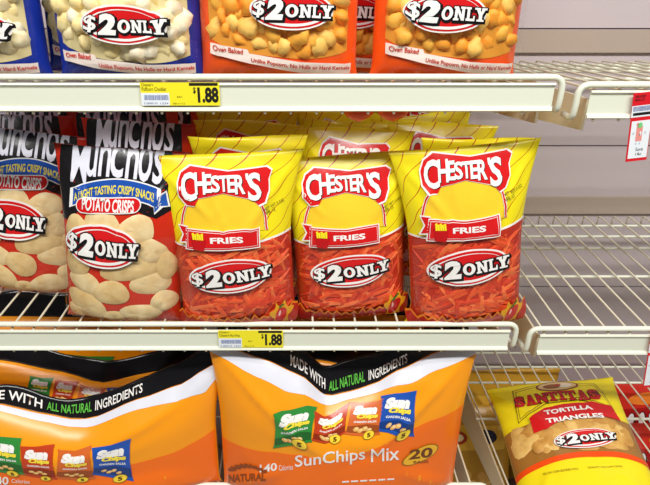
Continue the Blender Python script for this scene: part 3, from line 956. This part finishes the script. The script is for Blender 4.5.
FR = PR_.flap(lambda a: .036 - .020 * a * a, .03)
mb = MB(); xr_ = lambda px: PR_.q(px, 385)[0]
flap_text(FR, mb, 'MADE WITH', xr_(289), xr_(327), .34, .66, WHITE); flap_text(FR, mb, 'ALL NATURAL', xr_(331), xr_(370), .30, .58, GREEN); flap_text(FR, mb, 'INGREDIENTS', xr_(374), xr_(414), .30, .58, WHITE)
mb.build('slogan', mR)

PL_ = Pack(-212, 229, [(-205, 400), (-60, 400), (0, 406), (40, 415), (76, 422), (90, 421), (140, 402), (180, 389), (205, 374), (221, 364)], 470, .014, 32,
           'orange multipack bag with a sagging black top, at the lower left corner of the photo', wave=lambda a: .42 + .10 * a + .05 * math.sin(3 * a + 2), band=[(-205, 404), (-60, 404), (0, 411), (40, 421), (76, 427), (90, 427), (140, 409), (180, 400), (205, 392), (221, 374)])
quad = [((-14, 470), (27, 474), (22, 438), (-18, 434)), ((22, 474), (58, 479), (55, 444), (20, 446)), ((55, 477), (96, 478), (92, 445), (58, 449)), ((92, 474), (134, 481), (131, 438), (92, 448))]
for qd, rgb in zip(quad, MINI): mini_bag(PL_.S, PL_.root, PL_.Q(qd), rgb)
mb = MB(); PL_.S.put(mb, PL_.txt('140', -8, 476, 9, 484, .02), 3, WHITE); PL_.S.put(mb, PL_.txt('Calories', 12, 478, 30, 482, .0, dy=1), 3, WHITE); mb.build('calorie_note', PL_.root)
FL_ = PL_.flap(lambda a: .020 + .008 * a, .022)
wl = PL_.S.W / 2; xa = lambda px: PL_.q(px, 405)[0]
mb = MB()
flap_text(FL_, mb, 'MADE WITH', xa(-45), xa(28), .44, .80, WHITE); flap_text(FL_, mb, 'ALL NATURAL', xa(33), xa(80), .44, .80, GREEN); flap_text(FL_, mb, 'INGREDIENTS', xa(84), xa(137), .44, .80, WHITE)
mb.build('slogan', PL_.root)
# packs behind
def rear(xl, xr, tops, yref, Y, seed, label, quads, h=.03):
    P = Pack(xl, xr, tops, yref, Y, seed, label, T=.036, wave=lambda a: .45 + .05 * a, band=None, front=.025, amp=.003)
    for qd, rgb in quads: mini_bag(P.S, P.root, P.Q(qd), rgb, circle=False)
    P.flap(lambda a: h, .02); return P
rear(-190, 215, [(-190, 356), (0, 362), (60, 374), (100, 386), (150, 376), (215, 362)], 380, .140, 33, 'orange multipack bag with black top standing behind the lower left multipack',
     [(((24, 396), (50, 400), (54, 378), (30, 376)), MINI[0]), (((50, 402), (72, 404), (79, 382), (55, 380)), MINI[1]), (((74, 404), (102, 406), (106, 388), (80, 384)), MINI[2]), (((104, 404), (128, 404), (130, 386), (107, 388)), MINI[3])])
rear(235, 470, [(235, 358), (320, 362), (345, 366), (380, 372), (420, 366), (470, 358)], 380, .140, 34, 'orange multipack bag with black top standing behind the right multipack',
     [(((310, 396), (334, 400), (336, 374), (318, 370)), MINI[0]), (((334, 402), (364, 404), (364, 379), (338, 374)), MINI[1]), (((366, 402), (392, 402), (392, 380), (366, 380)), MINI[2])])
rear(-180, 205, [(-180, 318), (0, 320), (205, 322)], 350, .240, 35, 'orange multipack bag third from the front at the left of the lower shelf', [(((66, 378), (112, 380), (115, 356), (68, 354)), MINI[0])], .044)
rear(235, 470, [(235, 318), (470, 318)], 350, .240, 36, 'orange multipack bag third from the front behind the right multipack', [(((345, 380), (385, 380), (385, 354), (346, 352)), MINI[0])], .044)

# ------------------------------------------------------------------ 5. yellow tortilla chip bag reclining on the right shelf
RIM3R = -.328
DECK3R = RIM3R - .004
TORT = [mat((230, 182, 92), .6, .2, 90, 0, .3, 60), mat((214, 160, 74), .6, .2, 90, 0, .3, 60), mat((240, 200, 116), .6, .2, 90, 0, .25, 60)]
SRED = ink(206, 24, 28); SYEL = ink(248, 226, 30)
def tortilla_bag():
    W, H, T = .232, .290, .040
    S = Surf(W, H, T, 41, pinch=.09, ncrease=12, amp=.003, low=.2, belly=.45, flop=-.0, back=.45)
    root = S.body('tortilla_chip_bag', SYEL)
    w = W / 2
    # art in fractions: x in -1..1 of half width, v in 0..1 of height (0 = nearest the aisle)
    def A(u, v): return (u * w, v * H)
    def B(u0, v0, u1, v1): return (u0 * w, v0 * H, u1 * w, v1 * H)
    arch = lambda a: .35 + .012 * a + .035 * (1 - a * a) * 1.3
    mb = MB(); S.area(mb, arch, lambda a: .64 - .02 * abs(a), 0, ink(168, 116, 50)); mb.build('window_panel', root)
    rnd = random.Random(4); mb = MB()
    for k in range(110):
        a = rnd.uniform(-.85, .85); b = rnd.uniform(.36, .62); x, z = a * S.hw(b), b * H
        r = rnd.uniform(.020, .030); t0 = rnd.uniform(0, 6)
        pts = []
        for i in range(3):
            for f in (-.7, -.35, 0, .35, .7):
                t = t0 + 2 * PI * i / 3 + f; rr = r * .62 / max(.62, math.cos(PI / 3 - abs(f))) * (.93 if f == 0 else 1); pts.append((x + rr * math.cos(t), z + rr * math.sin(t) * .85))
        if any(abs(p[0]) > S.hw(p[1] / H) * .96 or not arch(0) + .005 < p[1] / H < .64 for p in pts): continue
        disc(mb, S, pts, .0012 + rnd.uniform(0, .0022), .0013, rnd.choice(TORT))
    tag(mb.build('tortilla_chips', root), 'golden tortilla triangles behind the clear film', kind='stuff')
    window_film(S, root, lambda a: arch(a) - .01, lambda a: .645, .0055)
    mb = MB()
    S.area(mb, lambda a: arch(a) - .035, lambda a: arch(a), 2, ink(240, 80, 24), nb=4); mb.build('lower_stripe', root)
    mb = MB(); gr = ink(120, 110, 20)
    for body, bx in (('YELLOW CORN BLENDED WITH', (-.55, .285, -.08, .298)), ('QUALITY YOU CAN TASTE', (.05, .288, .5, .301)), ('NATURAL CORN - TRANS FAT FREE', (-.75, .13, -.1, .145)), ('NET WT 10 OZ (283 g)', (.15, .13, .72, .145))):
        mb = MB(); S.put(mb, text(body, B(*bx), .0), 3, gr); mb.build('small_print', root)
    # framed name label
    mb = MB()
    def frame(k): return poly([A(-.66 + k, .66 + k * .6), A(-.60 + k, .93 - k * .6), A(-.25, .955 - k * .6), A(.25, .955 - k * .6), A(.66 - k, .93 - k * .6), A(.74 - k, .70 + k * .6), A(.3, .78 + k * .5), A(-.2, .77 + k * .5)])
    S.put(mb, frame(-.012), 2, ink(120, 100, 20)); S.put(mb, frame(0), 3, ink(240, 214, 30)); S.put(mb, frame(.025), 4, ink(120, 100, 20)); S.put(mb, frame(.035), 5, SYEL)
    mb.build('name_panel', root)
    mb = MB()
    hs = [.095, .088, .084, .08, .08, .084, .088, .095]
    x = -.635
    for i, ch in enumerate('SANTITAS'):
        wd = .11 if ch == 'I' else .166
        mid = 1 - abs(i - 3.5) / 3.5
        v0 = .762 + .022 * mid; bx = B(x, v0, x + wd - .020, v0 + hs[i] * 1.08)
        if ch in SLAB and ch != 'N':
            slab(S, mb, ch, bx, 7, ink(90, 14, 14), .0009, shift=(.0006, -.0006)); slab(S, mb, ch, bx, 8, ink(196, 20, 24), .0006)
        else:
            S.put(mb, text(ch, bx, .05, .05, shift=(.0006, -.0006)), 7, ink(90, 14, 14)); S.put(mb, text(ch, bx, .06), 8, ink(196, 20, 24))
        x += wd
    mb.build('brand_logo', root)
    mb = MB()
    S.put(mb, poly([A(-.50, .545), A(-.50, .655), A(-.25, .715), A(.05, .735), A(.45, .735), A(.70, .715), A(.74, .60), A(.45, .625), A(.05, .625), A(-.2, .585), A(-.3, .56)]), 15, SRED)
    wv = lambda u, v: (u, v + .9 * u - .45 * u * u)
    S.put(mb, text('TORTILLA', B(-.28, .655, .42, .69), .035, warp=wv), 17, WHITE); S.put(mb, text('TRIANGLES', B(-.30, .590, .52, .625), .035, warp=wv), 17, WHITE)
    mb.build('flavor_banner', root)
    mb = MB()
    S.put(mb, ellipse(*A(.08, .925), .038, .0150), 7, ink(140, 60, 30)); S.put(mb, ellipse(*A(.08, .925), .034, .0126), 8, ink(222, 190, 130))
    S.put(mb, ellipse(*A(.0, .922), .016, .007), 9, ink(150, 90, 50)); S.put(mb, ellipse(*A(.2, .924), .012, .007), 9, ink(240, 225, 200)); S.put(mb, ellipse(*A(.09, .93), .006, .004), 10, ink(170, 70, 50))
    mb.build('oval_emblem', root)
    price_burst(S, root, .14 * w, .47 * H, .42 * w, .062 * H, .06, 16)
    return S, root
ST_, tbag = tortilla_bag()
tbag.location = (.474, -.100, -.310)
tbag.rotation_euler = (math.radians(-77), -.23, math.radians(-6))
tag(tbag, 'yellow bag of tortilla triangles lying back on the lower right wire shelf', 'snack bag')

# ------------------------------------------------------------------ 6. bags on the shelf below, seen through the wires
RIM4 = -.68
def low_bag(name, W, H, T, seed, loc, lean, rz, roll, rgb, kind, label, group):
    S = Surf(W, H, T, seed, amp=.004, ncrease=12)
    root = S.body(name, ink(*rgb)); w = W / 2
    mb = MB()
    if kind == 'gold':
        S.put(mb, poly([(-.8 * w, .84 * H), (.8 * w, .84 * H), (.75 * w, .64 * H), (-.75 * w, .64 * H)]), 2, ink(226, 176, 60))
        S.put(mb, ellipse(-.25 * w, .74 * H, .022, .014), 3, ink(170, 50, 30)); S.put(mb, ellipse(-.25 * w, .74 * H, .014, .008), 4, ink(240, 220, 170))
    else:
        S.put(mb, poly([(-.7 * w, .78 * H), (.75 * w, .84 * H), (.7 * w, .66 * H), (-.65 * w, .60 * H)]), 2, ink(170, 20, 20))
        for k in range(5):                                         # lettering too blurred to read: plain white strokes
            u = -.42 + .21 * k; c_ = (u * w, (.70 + .012 * k) * H)
            S.put(mb, ellipse(c_[0] + .001, c_[1] - .001, .0085, .016, -.2), 3, BLACK); S.put(mb, ellipse(c_[0], c_[1], .0065, .0135, -.2), 4, WHITE)
        S.put(mb, ellipse(.1 * w, .88 * H, .04, .012, .1), 2, ink(240, 130, 40))
    mb.build('brand_logo', root)
    mb = MB()
    S.put(mb, ellipse(.35 * w, (.75 if kind == 'gold' else .50) * H, .024, .015), 4, ink(30, 34, 60))
    mb.build('round_badge', root)
    mb = MB()
    rnd = random.Random(seed)
    for k in range(26):
        x = rnd.uniform(-.75, .75) * w; z = rnd.uniform(.12, .46) * H
        disc(mb, S, blob(x, z, .016, .010, rnd.uniform(0, 3), rnd, 12), .001, .002, TORT[k % 3] if kind == 'gold' else FRY[k % 3])
    mb.build('printed_snacks', root)
    root.location = loc; root.rotation_euler = (math.radians(lean), roll, rz)
    return tag(root, label, 'snack bag', group)
GG = 'gold bags on the shelf below'; GR = 'red bags on the shelf below'
dk4 = RIM4 + .014
low_bag('tortilla_chip_bag', .24, .30, .04, 51, (.50, .345, dk4), -8, .03, 0, (196, 146, 40), 'gold', 'gold bag at the back of the shelf below, seen above the reclining yellow bag', GG)
low_bag('tortilla_chip_bag', .22, .26, .04, 52, (.385, .23, dk4), -24, 0, .03, (190, 140, 40), 'gold', 'gold bag on the shelf below, seen between the orange multipack and the yellow bag', GG)
low_bag('corn_snack_bag', .22, .27, .04, 53, (.80, .33, dk4), -10, -.03, 0, (206, 40, 26), 'red', 'red bag at the back of the shelf below, right of the reclining yellow bag', GR)
low_bag('corn_snack_bag', .22, .235, .04, 54, (.80, .21, dk4), -20, 0, .04, (214, 44, 28), 'red', 'red bag in front on the shelf below, near the right edge of the photo', GR)
low_bag('corn_snack_bag', .2, .25, .04, 55, (.615, .25, dk4), -14, 0, -.03, (150, 30, 24), 'red', 'dark red bag on the shelf below, mostly hidden under the yellow bag', GR)

# sagging bottom corners of the orange puff bags, showing below the top shelf rail
for bag, px, wd in ((tc_, 359, .020), (td_, 393, .020)):
    p = at(px, 111, .03); mb = MB(); vs = []; fs = []; n = 16; K = 8
    for j in range(K + 1):
        for i in range(n):
            t = PI * j / K; f = 2 * PI * i / n; r = math.sin(t)
            vs.append((p.x + wd * r * math.cos(f), p.y + .016 * r * math.sin(f), p.z + .012 * math.cos(t) * (1 + .15 * math.sin(3 * f)) + (.02 if j == 0 else 0)))
    for j in range(K):
        for i in range(n):
            a_ = j * n + i; b_ = j * n + (i + 1) % n; fs.append((a_, a_ + n, b_ + n, b_))
    mb.add(vs, fs, ink(250, 92, 26)); o = mb.build('bag_bottom', bag); bpy.context.view_layer.update()
    o.matrix_parent_inverse = bag.matrix_world.inverted()

# ------------------------------------------------------------------ shelves
def wire_shelf(x0, x1, rim, drop, label, brackets=True, phase=0.0):
    root = empty('wire_shelf', ((x0 + x1) / 2, 0, rim)); L = (x1 - x0) / 2
    def dz(y): return -.010 - drop * y / .45
    mb = MB()
    mb.tube(rounded([(-L + .006, .03, -.043), (-L + .006, .004, -.043), (-L + .006, 0, -.03), (-L + .006, 0, 0), (L - .006, 0, 0), (L - .006, 0, -.03), (L - .006, .004, -.043), (L - .006, .03, -.043)], .014), .0040, CREAM, 10)
    mb.build('front_rod', root)
    mb = MB()
    for z in (-.0095, ):
        pass
    # price rail: a flat channel with a lip above and below
    prof = [(-.0065, -.0055), (-.0095, -.0055), (-.0105, -.0075), (-.0085, -.0095), (-.0075, -.011), (-.0075, -.034), (-.0105, -.036), (-.0115, -.0385), (-.0095, -.040), (-.0060, -.040)]
    xs = (-L + .018, L - .018); n = len(prof)
    vs = [(x, y, z) for x in xs for y, z in prof]
    fs = [(i, (i + 1) % n, n + (i + 1) % n, n + i) for i in range(n)] + [tuple(range(n)), tuple(reversed(range(n, 2 * n)))]
    mb.add(vs, fs, CREAM); mb.build('price_rail', root, smooth=False)
    wm = MB()
    path = rounded([(0, .45, dz(.45) - .02), (0, .45, dz(.45)), (0, .001, dz(0) + .003), (0, .0005, -.0385), (0, -.0085, -.0425)], .006, 3)
    wm.tube(path, .0017, WIRE, 6); me = wm.mesh('wire')
    n = int((2 * L - .05) / .0318)
    for i in range(n + 1):
        o = bpy.data.objects.new('wire', me); COL.objects.link(o); o.parent = root
        o.location = (-L + .028 + i * .0318 + phase, 0, 0)
    for y in (.186, .299, .354, .407):
        mb = MB(); z = dz(y) - .0045
        mb.tube([(-L + .02, y, z), (L - .02, y, z)], .0026, CREAM, 8); mb.build('cross_rod', root)
    for sx in (-1, 1):
        mb = MB(); x = sx * (L - .026)
        z0 = -.018 - drop * 0; pts = [(.012, -.020), (.012, -.060), (.45, -.125), (.45, dz(.45) - .008)]
        v = [(x + d, y, z) for d in (-.0015, .0015) for y, z in pts]
        mb.add(v, [(0, 1, 2, 3), (7, 6, 5, 4), (0, 4, 5, 1), (1, 5, 6, 2), (2, 6, 7, 3), (3, 7, 4, 0)], mat((222, 208, 176), .45)); mb.build('bracket', root, smooth=False)
    return tag(root, label, 'shelf', 'wire shelves')
XB = .337
wire_shelf(-.86, XB - .004, RIM1, .037, 'cream wire shelf at the top left holding the blue and orange puff bags')
wire_shelf(XB + .005, 1.30, RIM1 - .009, .030, 'empty cream wire shelf at the top right with a red sale tag')
wire_shelf(-.86, XB - .004, RIM2, .0, 'cream wire shelf in the middle left holding the yellow fries bags')
wire_shelf(XB + .005, 1.30, RIM2 - .008, .0, 'empty cream wire shelf in the middle right')
wire_shelf(-.86, XB - .004, RIM3 + .004, .0, 'cream wire shelf at the lower left under the orange multipacks')
wire_shelf(XB + .005, 1.30, RIM3R + .004, .0, 'cream wire shelf at the lower right under the reclining yellow bag')

# base deck the lowest bags stand on
mb = MB(); mb.box((-.86, 0, RIM4 - .03), (1.30, .455, RIM4), mat((170, 160, 150), .5)); mb.box((-.86, .03, -.86), (1.30, .05, RIM4 - .03), mat((90, 84, 80), .5))
o = mb.build('base_shelf', smooth=False); tag(o, 'solid base shelf under the gold and red bags', 'shelf')

# ------------------------------------------------------------------ setting
PANEL = mat((196, 184, 186), .55, .03, 300)
mb = MB()
zs = [-.86, -.535, -.197, .14, .371, .70, 1.05]
for a, b in zip(zs[:-1], zs[1:]):
    mb.box((-1.3, .470, a + .0015), (1.7, .485, b - .0015), PANEL)
mb.box((-1.3, .474, -.86), (1.7, .488, 1.05), mat((120, 110, 105), .6))
o = mb.build('wall_back', smooth=False); tag(o, kind='structure')
mb = MB(); mb.box((-2.5, -3.2, -.90), (2.9, .49, -.86), mat((176, 170, 160), .3)); o = mb.build('floor', smooth=False); tag(o, kind='structure')
# taupe strips added to paint in the blurry shade bands above the decks
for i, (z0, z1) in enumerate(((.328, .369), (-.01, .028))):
    mb = MB(); mb.box((-1.3, .462, z0), (1.7, .4705, z1), mat((176, 160, 146), .5)); o = mb.build('shade_strip_%d' % (i + 1), smooth=False); tag(o, kind='structure')

# ------------------------------------------------------------------ price tickets
def ticket(name, corners, Y, paint, label, cat, group=None, t=.0006):
    """a small printed card on the rail; corners are x0,y0,x1,y1 in the photo"""
    x0, y0, x1, y1 = corners
    a = at(x0, y1, Y); b = at(x1, y0, Y)
    W = b.x - a.x; H = b.z - a.z
    root = empty(name, (a.x, Y, a.z)); root.rotation_euler.y = -.12 if name == 'sale_tag' else 0
    def rect(mb, u0, v0, u1, v1, layer, m):
        y = -layer * .0002
        mb.add([(u0 * W, y, v0 * H), (u1 * W, y, v0 * H), (u1 * W, y, v1 * H), (u0 * W, y, v1 * H)], [(0, 1, 2, 3)], m)
    def tx(mb, s, u0, v0, u1, v1, layer, m, bold=.02):
        vs, fs = text(s, (u0 * W, v0 * H, u1 * W, v1 * H), bold)
        mb.add([(x, -layer * .0002, z) for x, z in vs], fs, m)
    def el(mb, u, v, ru, rv, layer, m):
        vs, fs = ellipse(u * W, v * H, ru * W, rv * H, 0, 20)
        mb.add([(x, -layer * .0002, z) for x, z in vs], fs, m)
    paint(root, rect, tx, el, W, H, t)
    return tag(root, label, cat, group)
PY = mat((250, 236, 40), .45); PW = mat((238, 244, 248), .45); PK = mat((24, 22, 20), .5); PR = mat((222, 26, 40), .4); PB = mat((90, 110, 170), .5)
def price_ticket(top):
    def paint(root, rect, tx, el, W, H, t):
        mb = MB(); mb.box((0, 0, 0), (W, t, H), PY); mb.build('card', root, smooth=False)
        mb = MB(); rect(mb, 0, 0, .36, .55, 1, PW); rnd = random.Random(3)
        x = .04
        while x < .34:
            w = rnd.choice((.004, .007, .010)); rect(mb, x, .24, x + w, .46, 2, PB); x += w + .006
        tx(mb, '0 28400 03', .03, .06, .20, .14, 2, PB, 0); tx(mb, '1234', .24, .06, .34, .14, 2, PB, 0)
        mb.build('barcode', root, smooth=False)
        mb = MB(); tx(mb, top[0], .02, .84, .17, .97, 1, PK, .0); tx(mb, top[1], .02, .64, .33, .80, 1, PK, .0)
        tx(mb, 'EA1', .46, .34, .52, .42, 1, PK, 0); tx(mb, '03/11/12', .40, .05, .55, .12, 1, PK, 0)
        rect(mb, .62, .86, .98, .985, 1, PK); mb.build('item_text', root, smooth=False)
        mb = MB(); tx(mb, '$', .665, .50, .70, .80, 1, PK, .03); tx(mb, '1.88', .72, .12, .985, .80, 1, PK, .045); mb.build('price', root, smooth=False)
    return paint
ticket('price_tag', (142, 82.5, 219, 105.5), -.0108, price_ticket(("Chester's", 'Puffcorn Cheddar')), 'yellow and white $1.88 price ticket on the upper shelf rail', 'price tag', 'yellow shelf price tickets')
ticket('price_tag', (219, 330.5, 283, 347.5), -.0108, price_ticket(("Chester's", "Chester's Hot Fries")), 'yellow and white $1.88 price ticket on the middle shelf rail', 'price tag', 'yellow shelf price tickets')
def sale(root, rect, tx, el, W, H, t):
    mb = MB(); mb.box((0, 0, 0), (W, t, H), PR); mb.build('card', root, smooth=False)
    mb = MB(); rect(mb, 0, .655, 1, .82, 1, PW)
    rnd = random.Random(8); x = .06
    while x < .9:
        w = rnd.choice((.01, .018)); rect(mb, x, .74, x + w, .81, 2, PB); x += w + .014
    rect(mb, .08, .68, .93, .72, 2, PK); mb.build('barcode', root, smooth=False)
    mb = MB(); tx(mb, 'GROCERY', .1, .93, .6, .965, 1, PK, .02); tx(mb, 'PRICE CUT', .1, .885, .55, .915, 1, PK, .02); mb.build('item_text', root, smooth=False)
    mb = MB(); rect(mb, .07, .045, .97, .60, 1, PW); pk = mat((236, 150, 140), .5); gn = mat((120, 210, 130), .5)
    rect(mb, .33, .30, .62, .52, 2, pk); el(mb, .48, .535, .11, .04, 3, gn); el(mb, .36, .55, .05, .025, 3, pk)
    el(mb, .53, .41, .05, .035, 3, PW); el(mb, .51, .40, .015, .02, 4, PK)
    for u in (.2, .76): el(mb, u, .42, .045, .02, 2, mat((200, 205, 215), .5))
    for u in (.38, .55): el(mb, u, .265, .04, .018, 2, mat((200, 205, 215), .5))
    tx(mb, 'Save', .40, .15, .75, .205, 2, PK, .0); tx(mb, '18\u00a2', .42, .075, .70, .125, 2, PK, .0)
    mb.build('offer_panel', root, smooth=False)
ticket('sale_tag', (625.5, 93, 664, 162), -.0125, sale, 'red and white Save tag hanging from the upper right shelf rail', 'price tag', 'red sale tags')
ticket('sale_tag', (642.5, 333, 675, 388), -.0125, sale, 'red and white tag on the middle right shelf rail at the photo edge', 'price tag', 'red sale tags')

# ------------------------------------------------------------------ light
def area(name, loc, sx, sy, power, rot, col=(1, 1, 1)):
    l = bpy.data.lights.new(name, 'AREA'); l.shape = 'RECTANGLE'; l.size = sx; l.size_y = sy; l.energy = power; l.color = col
    o = bpy.data.objects.new(name, l); COL.objects.link(o); o.location = loc; o.rotation_euler = rot
    return o
area('ceiling_tube', (.2, -.95, 1.9), 3.6, .16, 18, (math.radians(25), 0, 0), (1, .985, .95))
area('ceiling_tube', (.2, -1.42, 2.05), 3.6, .20, 92, (math.radians(38), 0, 0), (1, .985, .95))
w = bpy.data.worlds.new('store'); SC.world = w; w.use_nodes = True
w.node_tree.nodes['Background'].inputs[0].default_value = (.95, .96, 1, 1)
w.node_tree.nodes['Background'].inputs[1].default_value = .10

# ------------------------------------------------------------------ camera
cd = bpy.data.cameras.new('camera'); cam = bpy.data.objects.new('camera', cd); COL.objects.link(cam)
cd.sensor_width = 36; cd.lens = F / 650 * 36; cd.shift_x = (325 - CX) / 650; cd.clip_start = .02
cam.location = (0, CAMY, CAMZ); cam.rotation_euler = (PI / 2 - TH, 0, 0)
SC.camera = cam
SC.view_settings.view_transform = 'Standard'
try: SC.view_settings.look = 'None'
except Exception: pass
SC.view_settings.exposure = -0.12; SC.view_settings.gamma = 1.0; SC.view_settings.use_curve_mapping = False
